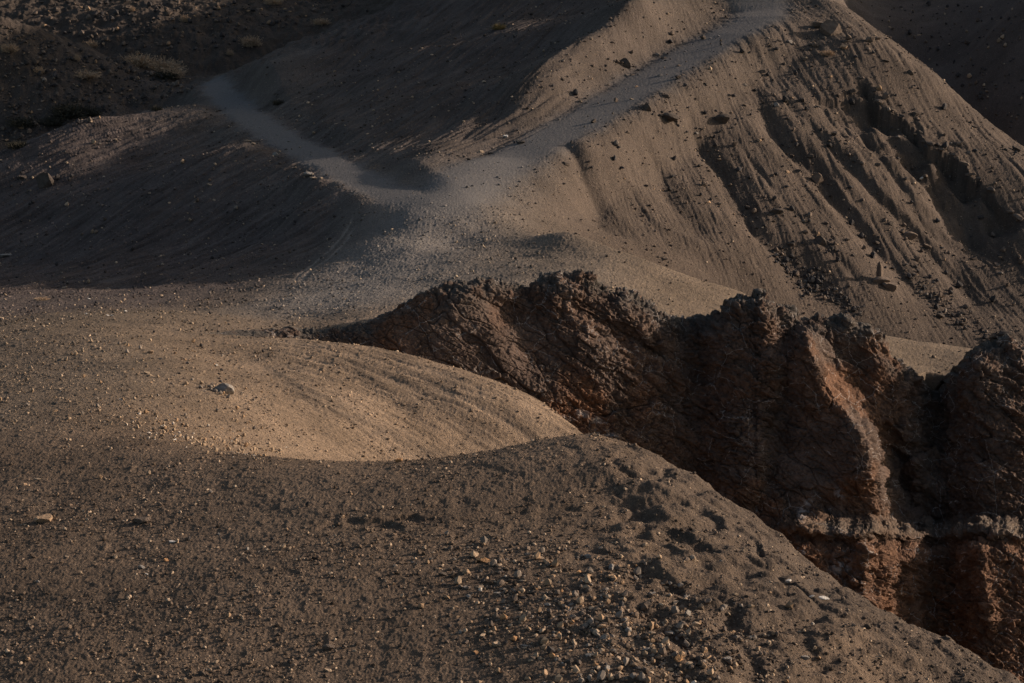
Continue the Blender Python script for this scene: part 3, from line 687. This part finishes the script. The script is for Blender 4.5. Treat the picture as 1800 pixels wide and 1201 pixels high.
# single stones one can point to
NAMED = [(392,693,36,'grey',7,'large smooth grey boulder alone on the bright spur','boulder',.15,.85),
 (850,992,34,'orange',6,'oblong orange stone at the top of the pale gravel patch','stone',-.35,1.6),
 (72,922,34,'tan',0,'blocky tan stone with long shadow on the left foreground','stone',.3,1.0),
 (246,923,34,'brown',1,'brown wedge stone right of the blocky tan one','stone',.2,1.2),
 (67,845,14,'pale',2,'flat pale stone above the blocky tan one','stone',0,.9),
 (44,853,10,'tan',3,'small tan stone just left of the flat pale one','stone',0,1.0),
 (31,839,9,'pale',4,'tiny yellowish stone nearest the left edge above the tan stones','stone',0,1.0),
 (300,955,14,'white',4,'flat whitish stone in the middle of the brown slope','stone',0,1.0),
 (292,987,10,'orange',3,'small orange stone under the flat whitish one','stone',0,1.0),
 (247,1000,13,'grey',5,'grey upright stone among dark clods','stone',0,1.1),
 (256,1011,8,'white',1,'thin white chip touching the grey upright stone','stone',0,1.0),
 (116,981,8,'pale',0,'small pale round stone on the dark left slope','stone',0,1.0),
 (130,1057,8,'pale',3,'pale cube shaped stone low on the left slope','stone',0,1.0),
 (256,1130,14,'tan',4,'flat reddish tan stone near the bottom left','stone',0,.8),
 (48,1110,14,'dark',7,'dark greenish stone with black hollow beside it','stone',0,1.0),
 (24,1087,9,'pale',1,'pale chip close to the left edge low down','stone',0,1.0),
 (178,1190,14,'tan',2,'tan stone touching the bottom edge at left','stone',0,1.0),
 (354,1190,14,'dark',7,'dark rounded stone on the bottom edge','stone',0,1.0),
 (574,1182,17,'pale',1,'pale tilted stone near the bottom edge left of the gravel','stone',.3,1.0),
 (577,1145,24,'brown',5,'broad brown stone left of the gravel patch','stone',0,.9),
 (700,813,15,'orange',0,'ochre stone perched on the lip above the hollow','stone',.4,1.2),
 (530,822,7,'pale',0,'small pale stone just below the lip','stone',0,1.0),
 (1193,1168,18,'orange',7,'standing orange stone right of the gravel patch','stone',.6,1.2),
 (1175,1122,20,'grey',5,'grey squarish stone at the right rim of the gravel','stone',.3,1.0),
 (1116,1160,13,'tan',0,'tan stone between the orange and the pale ones at the bottom','stone',0,1.0),
 (869,1140,20,'pale',0,'largest pale block on the left side of the gravel','stone',.5,1.2),
 (838,1150,13,'orange',3,'small orange block beside the largest pale block','stone',0,1.0),
 (970,1158,13,'orange',7,'rusty orange stone low in the gravel patch','stone',0,1.2),
 (1025,1078,15,'orange',2,'amber flat stone in the upper right of the gravel','stone',0,.9),
 (1385,1027,15,'white',1,'white slab on the right flank below the rock wall','rock slab',.7,1.3),
 (1452,1057,22,'white',2,'flat white slab on the flank edge near the red wall','rock slab',.2,.8),
 (1426,1052,10,'white',4,'small white chip left of the flat white slab','stone',.2,1.0),
 (1525,1107,14,'dark',7,'dark round stone on the right flank','stone',0,1.1),
 (1335,1140,9,'tan',3,'small tan stone on the smooth right flank','stone',0,1.0),
 (876,796,16,'dark',4,'dark flat rock on the lip left of the pointed crest','rock',0,1.3),
 (1100,862,8,'pale',3,'small pale stone beneath the pointed crest','stone',0,1.0),
 (255,658,12,'pale',0,'upper stone of the pale pair on the tan slope','stone',0,1.0),
 (265,661,8,'pale',3,'smaller stone of the pale pair on the tan slope','stone',0,1.0),
 (52,648,8,'pale',7,'pale pointed stone at far left of the tan slope','stone',0,1.0),
 (265,622,12,'tan',5,'reddish stone on the crest of the tan slope','stone',0,1.0),
 (211,704,8,'white',0,'bright white stone left of the boulder','stone',0,1.0),
 (381,643,6,'white',3,'tiny white stone straight above the boulder','stone',0,1.0),
 (188,555,8,'white',1,'left one of two white stones on the upper left slope','stone',0,1.0),
 (196,556,6,'white',0,'right one of two white stones on the upper left slope','stone',0,1.0),
 (221,548,6,'white',3,'lone white stone on the upper left slope','stone',0,1.0),
 (150,553,6,'white',0,'white stone at the start of the grey band','stone',0,1.0),
 (155,526,7,'white',1,'white stone below the dry tuft','stone',0,1.0),
 (548,556,10,'pale',2,'pale flake on the bare ground above the rock crest','stone',0,.8),
 (70,333,34,'dark',7,'large black boulder on the shaded slope','boulder',.2,1.5),
 (36,320,16,'dark',0,'smaller black rock left of the large black boulder','rock',.2,1.0),
 (540,312,16,'grey',5,'largest grey stone of the cluster on the path edge','stone',.2,1.0),
 (553,317,14,'pale',2,'pale flat stone in the cluster on the path edge','stone',.1,1.0),
 (566,315,7,'pale',3,'rightmost pale stone of the cluster on the path edge','stone',0,1.2),
 (533,309,10,'brown',0,'brown stone at the left of the path edge cluster','stone',0,1.0),
 (483,275,11,'grey',7,'single grey stone on the edge of the shaded path','stone',0,1.0),
 (437,250,13,'pale',2,'pale slab higher up the shaded path edge','stone',0,1.0),
 (444,255,8,'pale',0,'pale stone under the slab by the shaded path','stone',0,1.0),
 (497,296,13,'brown',4,'thin brown slab below the path edge','stone',0,1.0),
 (518,298,7,'pale',1,'pale chip between slab and stone cluster','stone',0,1.0),
 (202,248,7,'pale',0,'small pale stone on the shaded crest','stone',0,1.0),
 (367,328,10,'pale',1,'pale stone in the middle of the shaded slope','stone',0,1.0),
 (262,342,6,'pale',0,'small pale stone low on the shaded slope','stone',0,1.0),
 (298,358,6,'pale',3,'pale stone below the middle of the shaded slope','stone',0,1.0),
 (12,454,22,'grey',2,'long grey slab at the left edge of the shaded slope','rock slab',.1,1.0),
 (888,243,9,'white',0,'white stone on the left rim of the right path','stone',0,1.2),
 (847,269,10,'pale',3,'twin pale stones at the path fork','stone',0,1.0),
 (823,282,9,'dark',0,'dark stone at the path fork','stone',0,1.2),
 (917,253,14,'dark',5,'dark rock lying in the right path','rock',0,.8),
 (1097,120,22,'dark',7,'dark rock on the bank above the right path','rock',0,1.1),
 (1090,114,10,'brown',0,'brown rock leaning on the dark rock above the path','rock',0,1.2),
 (1110,176,9,'pale',1,'pale stone on the lower rim of the right path','stone',0,1.0),
 (1136,196,16,'dark',7,'knobbly dark rock below the right path','rock',0,1.2),
 (1177,220,30,'dark',5,'broad dark rock under the right path','rock',0,.9),
 (996,292,13,'dark',3,'dark stone at the head of the first gully','stone',0,1.1),
 (1462,68,40,'brown',7,'big leaning boulder near the top of the right ridge','boulder',.5,1.2),
 (1440,52,26,'brown',5,'flat rock left of the big leaning boulder','rock',.2,.9),
 (1485,77,18,'dark',4,'dark slab right of the big leaning boulder','rock slab',.2,.9),
 (1600,133,12,'dark',7,'black stone on the ridge beyond the broken ledge','stone',0,1.2),
 (1714,226,16,'brown',2,'long brown stone on the far edge of the ridge','stone',-.6,1.0),
 (1785,266,18,'dark',0,'dark block where the ridge meets the right edge','rock',0,1.1),
 (1772,268,12,'dark',3,'dark stone left of the block at the right edge','stone',0,1.1),
 (1249,123,8,'pale',3,'white stone beside the upper right path','stone',.5,1.4),
 (1264,164,8,'tan',2,'tan stone below the white one on the ridge','stone',0,1.0),
 (1273,222,28,'dark',5,'black jagged rock high on the gullied hillside','rock',0,1.3),
 (1363,189,11,'grey',7,'grey stone standing between two rills','stone',0,1.2),
 (1400,250,7,'brown',3,'small brown stone in the rills','stone',0,1.0),
 (1437,325,22,'brown',7,'fin shaped brown rock in the gullied hillside','rock',.4,1.4),
 (1466,240,12,'dark',0,'dark stone on a rib of the gullied hillside','stone',0,1.2),
 (1385,305,9,'tan',3,'tan stone left of the fin shaped rock','stone',0,1.0),
 (1368,378,22,'dark',5,'dark crumbling rock low in a gully','rock',0,1.0),
 (1442,432,22,'dark',7,'dark rock with pale cap on the lower hillside','rock',0,1.2),
 (1390,436,14,'dark',0,'dark stone left of the capped rock','stone',0,1.0),
 (1502,452,10,'dark',3,'dark stone right of the capped rock','stone',0,1.1),
 (1620,318,9,'white',1,'white chip under the broken ledge','stone',.8,1.4),
 (1543,432,11,'dark',3,'dark stone above the rock pillar','stone',0,1.1),
 (1658,527,20,'tan',2,'tan slab on the lowest part of the hillside','rock slab',-.4,1.0),
 (1694,563,8,'pale',0,'pale stone near the foot of the hillside','stone',0,1.0),
 (1652,560,16,'dark',5,'dark rock at the foot of the hillside','rock',0,1.0),
 (1165,459,15,'dark',4,'dark flat rock on the saddle rim','rock',0,.9),
 (1600,425,26,'brown',5,'crumbling brown outcrop on the hillside','outcrop',.3,1.2),
 (1628,440,15,'brown',0,'lower brown block under the crumbling outcrop','rock',.3,1.1),
 (1768,594,26,'dark',5,'dark rubble block by the right rock tower','rock',0,.9),
 (330,38,9,'tan',0,'tan stone on the distant dark slope','stone',0,1.0)]
for (px, py, w, kd, sh, lab, cat, rz, h) in NAMED:
    add_stone(px, py, w, kd, sh, lab, None, name=cat.replace(' ', '_'), rz=rz, h=h, cat=cat)

# pillar rock standing on its rubble footing
g = ground(1548, 497)
if g is not None:
    rt = bpy.data.objects.new('rock_pillar', None); scene.collection.objects.link(rt); rt.location = (g[0], g[1]+.4, g[2]+CAM_Z-.1)
    tag(rt, 'upright tan rock pillar on a dark footing on the hillside', 'rock pillar')
    k_ = g[1]/FPX
    for nm, kd, sh, loc, sc in [('pillar', 'brown', 3, (0, -.15, .0), (14*k_, 13*k_, 72*k_)), ('footing', 'brown', 5, (-.05, -.35, -.25), (36*k_, 32*k_, 34*k_)), ('footing', 'brown', 0, (12*k_, -.7, -.7), (30*k_, 28*k_, 40*k_))]:
        o = bpy.data.objects.new(nm, stone_mesh(kd, sh)); scene.collection.objects.link(o); o.parent = rt; o.location = loc; o.scale = sc; o.rotation_euler = (0, 0, .4)

# groups of stones nobody could tell apart
PEB = []
PCOL = {'pale': (.36, .265, .18), 'tan': (.33, .22, .135), 'orange': (.46, .26, .13), 'grey': (.21, .175, .145), 'dark': (.060, .054, .052), 'brown': (.15, .115, .09), 'white': (.58, .50, .41)}
def scatter(n, single, pick, wlo, whi, kinds, label, group, power=2.2, name='stone', cat='stone', sink=.25):
    got = []
    for _ in range(n*20):
        if len(got) == n: break
        p = pick()
        if p is None or not (-20 < p[0] < 1820 and -10 < p[1] < 1215): continue
        kd = random.choices([a for a, _ in kinds], [b for _, b in kinds])[0]
        got.append((wlo + (whi-wlo)*random.random()**power, p[0], p[1], kd))
    got.sort(reverse=True)
    for i, (w, px, py, kd) in enumerate(got):
        if i < single and 4 < px < 1796 and 4 < py < 1196:
            add_stone(px, py, w, kd, random.randrange(8), label, group, h=random.uniform(.8, 1.25), name=name, cat=cat, sink=sink)
        else:
            g = ground(px, py)
            if g is not None: PEB.append((g[0], g[1]+.02, w*g[1]/FPX*1.03, random.randrange(8), kd))
def pick_gravel():
    t = random.random(); px = 880 + 380*t + random.gauss(0, 105); py = 1000 + 195*t**.8 + random.gauss(0, 60)
    return (px, py) if 700 < px < 1480 and 950 < py < 1215 else None
scatter(1500, 100, pick_gravel, 2.5, 18, [('pale', 3), ('tan', 3), ('grey', 3), ('white', .15), ('brown', 4), ('orange', .5), ('dark', 1.5)], 'small pale or tan stone in the gravel patch on the bottom slope', 'stones of the gravel patch')
def pick_fore():
    px = random.uniform(0, 860); py = random.uniform(830, 1201)
    return (px, py)
scatter(450, 16, pick_fore, 1.5, 9, [('pale', 4), ('tan', 2), ('grey', 2), ('dark', 2)], 'little stone strewn over the brown foreground slope', 'stones strewn over the foreground')
def pick_lip():
    t = random.random(); return (240 + 230*t + random.gauss(0, 25), 738 + 62*t**.8 + random.gauss(0, 9))
scatter(500, 14, pick_lip, 1.8, 9, [('pale', 5), ('tan', 2), ('white', 1)], 'pale stone along the bright rim of the hollow', 'pale stones along the rim of the hollow')
def pick_tan():
    return (random.uniform(0, 480), random.uniform(600, 760))
scatter(700, 14, pick_tan, 1.8, 8, [('pale', 4), ('tan', 2), ('grey', 2), ('dark', 1)], 'small pale stone on the tan slope around the boulder', 'stones on the tan slope')
def pick_grey():
    return (random.uniform(0, 420), random.uniform(515, 600))
scatter(250, 4, pick_grey, 2.5, 6, [('pale', 3), ('grey', 2), ('dark', 3)], 'small stone on the grey band of the upper left slope', 'stones on the upper left slope')
def pick_hillside():
    px = random.uniform(1000, 1800); py = random.uniform(60, 600)
    lo = 590 - .55*abs(px-1800)*.7; hi = max(40, 30 + (px-1480)*.9)
    return (px, py) if py > hi and py < lo else None
scatter(700, 30, pick_hillside, 2.5, 14, [('dark', 6), ('brown', 4), ('grey', 1), ('tan', 1)], 'dark stone scattered on the gullied hillside', 'stones on the gullied hillside', power=3.5)
def pick_chute():
    q = random.choice([((1340,420),(1470,530)), ((1370,450),(1420,520)), ((1590,470),(1700,560)), ((1600,500),(1760,610)), ((1430,490),(1520,560))])
    t = random.random(); (a, b), (c, d) = q; return (a+(c-a)*t+random.gauss(0, 9), b+(d-b)*t+random.gauss(0, 7))
scatter(500, 10, pick_chute, 2.5, 11, [('dark', 6), ('brown', 2), ('grey', 1)], 'dark rubble stone lying in a gully bed', 'rubble in the gully beds', power=2)
def pick_rubble():
    px = random.uniform(0, 350); py = random.uniform(40, 250)
    return (px, py) if py > 40 + px*.33 and py < 262 - px*.3 else None
scatter(1200, 20, pick_rubble, 2.2, 10, [('dark', 7), ('brown', 4), ('tan', .5), ('grey', .5)], 'dark rubble stone on the far left hill', 'rubble on the far left hill', power=2.5)
def pick_shade():
    px = random.uniform(0, 520); py = random.uniform(250, 520)
    return (px, py) if py > 270 - px*.2 else None
scatter(350, 5, pick_shade, 2, 8, [('pale', 1), ('grey', 2), ('dark', 3), ('brown', 2)], 'small stone on the shaded left slope', 'stones on the shaded slope', power=3)
def pick_hill():
    px = random.uniform(520, 1080); py = random.uniform(20, 270)
    return (px, py) if py > 70 - (px-520)*.4 and py < 300-(px-520)*.3 else None
scatter(200, 0, pick_hill, 2.5, 5, [('pale', 1), ('grey', 2), ('dark', 2)], 'tiny stone on the shaded central hill', 'stones on the central hill', power=3)
def pick_fardark():
    px = random.uniform(1500, 1800); py = random.uniform(0, 240)
    return (px, py) if py < (px-1500)*.85 - 5 else None
scatter(300, 3, pick_fardark, 2.5, 9, [('dark', 3), ('brown', 2), ('pale', 1)], 'stone on the dark far slope in the top right', 'stones on the far slope', power=3)
def pick_farleft():
    px = random.uniform(60, 640); py = random.uniform(0, 130)
    return (px, py) if py < 40 + px*.25 and py < 200 - px*.3 else None
scatter(600, 12, pick_farleft, 2.2, 10, [('dark', 7), ('brown', 4), ('tan', 1)], 'rock on the distant dark slope at the top left', 'rocks on the distant slope', power=2.5)

# broken ledge: slabs along the upper scarp
LEDGE = [(1510,138),(1526,150),(1538,165),(1545,183),(1566,196),(1585,206),(1603,218),(1617,234),(1634,256),(1655,268),(1675,280),(1692,291),(1704,310),(1720,324),(1738,343),(1776,378),(1790,390)]
for i, (px, py) in enumerate(LEDGE):
    add_stone(px, py, random.uniform(13, 24), random.choice(['brown', 'dark', 'brown']), random.choice([1, 4, 5, 2]), 'dark slab of the broken ledge across the hillside', 'slabs of the broken ledge', name='rock_slab', cat='rock slab', rz=-.7+random.uniform(-.3, .3), h=1.3, sink=.62)

def pebble_mesh():
    PEB.extend(DEBRIS)
    small = [stone_data(80+k_, flat=f, cuts=6, sub=1, lng=l) for k_, (f, l) in enumerate([(.75, 1.0), (.55, 1.2), (.5, 1.5), (.85, 1.0), (.4, 1.3), (.65, 1.1), (.6, 1.7), (.95, .9)])]
    r = np.random.default_rng(5); VV, FF, CC = [], [], []; off = 0
    for k_ in range(8):
        q = [p for p in PEB if p[3] == k_]; P, F = small[k_]
        x = np.array([p[0] for p in q]); y = np.array([p[1] for p in q]); sz = np.array([p[2] for p in q]); c = np.array([PCOL[p[4]] for p in q])*r.uniform(.7, 1.15, (len(q), 1))
        z = zat(x, y) + CAM_Z - .12*sz; a = r.uniform(0, 6.28, len(q)); ca_, sa_ = np.cos(a)[:, None], np.sin(a)[:, None]; s_ = sz[:, None]
        VV.append(np.stack([(P[None, :, 0]*ca_-P[None, :, 1]*sa_)*s_+x[:, None], (P[None, :, 0]*sa_+P[None, :, 1]*ca_)*s_+y[:, None], P[None, :, 2]*s_+z[:, None]], -1).reshape(-1, 3))
        FF.append((F[None]+(np.arange(len(q))*len(P))[:, None, None]).reshape(-1, 3)+off); CC.append(np.repeat(c, len(P), 0)); off += len(q)*len(P)
    me_ = mesh_from('pebbles', np.vstack(VV), np.vstack(FF), smooth=False); set_color(me_, 'tint', np.vstack(CC)); return me_

# ------------------------------------------------------------------ gravel: countless small stones, one object
def gravel_mesh(n):
    r = np.random.default_rng(11)
    base = []
    for k_ in range(6):
        P, F = stone_data(60+k_, flat=r.uniform(.5, .8), cuts=5, sub=1, lng=r.uniform(1, 1.4)); base.append((P, F))
    iu = np.searchsorted(us, r.uniform(us[119], us[-120], n)); iu = np.clip(iu, 1, NU-2)
    # even over the picture, with more of them on the tan slope and in the gravel patch
    ly = r.uniform(math.log(36), math.log(200), n); y = np.exp(ly); u = us[iu] + r.uniform(-.5, .5, n)*du
    x = u*y
    keep = r.random(n) < (.06 + .62*np.clip(.42 + .9*noise2(x*.22, y*.22, 131) + .5*noise2(x*.9, y*.9, 132), 0, 1))
    shoulder = sstep(.0, .03, u)*sstep(108, 112, y)*(1-sstep(124, 128, y)); keep &= r.random(n) > .8*shoulder
    c_ = np.clip(np.searchsorted(us, u)-1, 0, NU-2); r_ = np.clip(np.searchsorted(ys, y)-1, 0, NY-2)
    keep &= (path_mask[r_, c_] < .4) | (r.random(n) < .12)
    keep &= ~((edge[r_, c_] > .02) & (edge[r_, c_] < .98))
    x, y, c_, r_ = x[keep], y[keep], c_[keep], r_[keep]; n = len(x)
    size = .026*np.minimum(r.random(n)**-.5, 5)*np.maximum(1, y/62.)**.9
    gp = gpatch(x, y); size *= 1 + .6*gp
    z = zat(x, y) - .25*size*.5
    sc = soil[r_, c_]
    kind = r.random(n); tint = np.where(kind[:, None] < .40, sc*r.uniform(.4, .8, (n, 1)), np.where(kind[:, None] < .88, sc*r.uniform(.9, 1.6, (n, 1)), np.array((.40, .30, .21))*r.uniform(.7, 1.2, (n, 1))))
    VV, FF, CC = [], [], []; off = 0
    a = r.uniform(0, 6.28, n); which = r.integers(0, 6, n)
    for k_ in range(6):
        idx = np.nonzero(which == k_)[0]; P, F = base[k_]
        ca_, sa_ = np.cos(a[idx])[:, None], np.sin(a[idx])[:, None]; s_ = size[idx][:, None]
        vx = (P[None, :, 0]*ca_ - P[None, :, 1]*sa_)*s_ + x[idx][:, None]; vy = (P[None, :, 0]*sa_ + P[None, :, 1]*ca_)*s_ + y[idx][:, None]
        vz = P[None, :, 2]*s_ + z[idx][:, None] + CAM_Z
        VV.append(np.stack([vx, vy, vz], -1).reshape(-1, 3)); FF.append((F[None] + (np.arange(len(idx))*len(P))[:, None, None]).reshape(-1, 3) + off)
        CC.append(np.repeat(tint[idx], len(P), 0)); off += len(idx)*len(P)
    me_ = mesh_from('gravel', np.vstack(VV), np.vstack(FF), smooth=False); set_color(me_, 'tint', np.clip(np.vstack(CC), .02, .6)); return me_
_gp = gpoly([(880,1000),(980,1060),(1080,1110),(1200,1170),(1300,1198)])
def gpatch(x, y):
    d, s, t = poly_dist(_gp, x, y); return np.exp(-(d/1.6)**2)
m, nt, b = nodes('gravel'); nt.links.new(N(nt, 'ShaderNodeVertexColor', layer_name='tint').outputs[0], b.inputs['Base Color'])
tag(link('gravel', gravel_mesh(260000), m), kind='stuff')
tag(link('pebbles', pebble_mesh(), m), kind='stuff')

# ------------------------------------------------------------------ shrubs
def shrub_data(seed, n=420, spread=1.0):
    r = np.random.default_rng(seed); V_, F_ = [], []
    for i in range(n):
        a = r.uniform(0, 6.28); e = r.uniform(.15, 1.45); L_ = r.uniform(.55, 1.0)
        b0 = np.array([math.cos(a), math.sin(a), 0])*r.uniform(0, .55)*spread
        d = np.array([math.cos(a)*math.cos(e), math.sin(a)*math.cos(e), math.sin(e)])
        w = np.cross(d, r.normal(size=3)); w /= np.linalg.norm(w); w *= r.uniform(.010, .022)
        bend = r.normal(size=3)*.12; p0 = b0; p1 = b0 + d*L_*.5*.8 + bend*.4; p2 = b0 + d*L_*.8 + bend
        k_ = len(V_); V_ += [p0-w, p0+w, p1+w*.9, p1-w*.9, p2+w*.5, p2-w*.5]; F_ += [[k_, k_+1, k_+2, k_+3], [k_+3, k_+2, k_+4, k_+5]]
        for _ in range(2):      # leaves
            c = p0 + (p2-p0)*r.uniform(.4, 1) + r.normal(size=3)*.04; q = r.normal(size=(2, 3))*.03
            k_ = len(V_); V_ += [c-q[0], c+q[1], c+q[0], c-q[1]]; F_ += [[k_, k_+1, k_+2, k_+3]]
    return np.array(V_), np.array(F_)
def foliage(name, rgb):
    m, nt, b = nodes(name); n1 = N(nt, 'ShaderNodeTexNoise', i_Scale=7.0, i_Detail=3.0)
    nt.links.new(N(nt, 'ShaderNodeTexCoord').outputs['Object'], n1.inputs['Vector'])
    nt.links.new(ramp(nt, n1.outputs[0], [(.3, tuple(c*.5 for c in rgb)), (.7, tuple(c*1.4 for c in rgb))]), b.inputs['Base Color']); return m
MDRY = foliage('dry_twigs', (.46, .33, .22)); MDARK = foliage('dark_foliage', (.065, .058, .042)); MOLIVE = foliage('olive_foliage', (.15, .115, .05))
SH = [mesh_from('shrub', *shrub_data(200+k_), smooth=False) for k_ in range(3)]
_sc = {}
def shrub(px, py, w, h, mat, label, name='dry_shrub', k=0, group=None):
    g = ground(px, py)
    if g is None: return
    if (k, mat.name) not in _sc:
        me_ = SH[k].copy(); me_.materials.clear(); me_.materials.append(mat); _sc[(k, mat.name)] = me_
    o = bpy.data.objects.new(name, _sc[(k, mat.name)]); scene.collection.objects.link(o)
    s_ = w*g[1]/FPX/1.75
    o.location = (g[0], g[1]+.3*s_, zat(g[0], g[1]+.3*s_)+CAM_Z-.05); o.scale = (s_, s_*.8, h*g[1]/FPX/.9); o.rotation_euler = (0, 0, random.uniform(0, 6.28)*0)
    tag(o, label, 'shrub', group)
for q in [(243,118,52,26,MDRY,'left half of the broad dry shrub on the far left hill',0),(285,126,62,30,MDRY,'largest straw coloured shrub above the left path',1),(303,138,40,20,MDRY,'low dry shrub in front of the largest straw coloured one',2),
          (162,84,24,15,MDRY,'round dry shrub on the skyline of the rubble hill',0),(150,140,44,14,MDRY,'flat orange dry shrub on the rubble hill',1),(67,130,22,13,MDRY,'small dry shrub in the middle of the rubble',2),
          (16,95,30,16,MDRY,'dry shrub at the left edge of the rubble hill',0),(135,108,10,12,MDRY,'tiny pale tuft among the rubble',1),
          (325,40,18,14,MDRY,'dry shrub alone on the distant slope',2),(442,84,36,20,MDRY,'reddish dry shrub beyond the central hill',0),(232,20,10,10,MDRY,'small dry tuft high on the distant slope',1),
          (480,8,30,14,MDRY,'dry shrub at the top edge left of the central hill',2),(565,44,30,12,MDRY,'dry shrub at the left shoulder of the central hill',0),
          (404,97,12,12,MDRY,'narrow dry bush above the path bend',1),(74,528,26,8,MDRY,'low dry tuft on the upper left slope',2),
          (877,52,24,12,MOLIVE,'olive shrub on the dark central hill',1),
          (1455,98,26,10,MDRY,'dry bush beneath the leaning boulder',0)]:
    shrub(*q[:6], k=q[6])
for q in [(120,212,60,30,'large dark shrub at the foot of the rubble hill',0),(92,224,40,18,'low dark shrub left of the large dark one',1),(40,228,56,18,'dark flat shrub near the left edge',2),(30,262,40,14,'dark shrub on the shaded crest at the left edge',0),
          (155,205,40,20,'dark shrub right of the large dark one',1),(290,140,40,14,'dark shrub beneath the straw coloured shrubs',2),(490,185,24,10,'dark bush on the bank above the left path',0),(275,195,20,10,'dark tuft at the shaded crest',1)]:
    shrub(q[0], q[1], q[2], q[3], MDARK, q[4], name='dark_shrub', k=q[5])
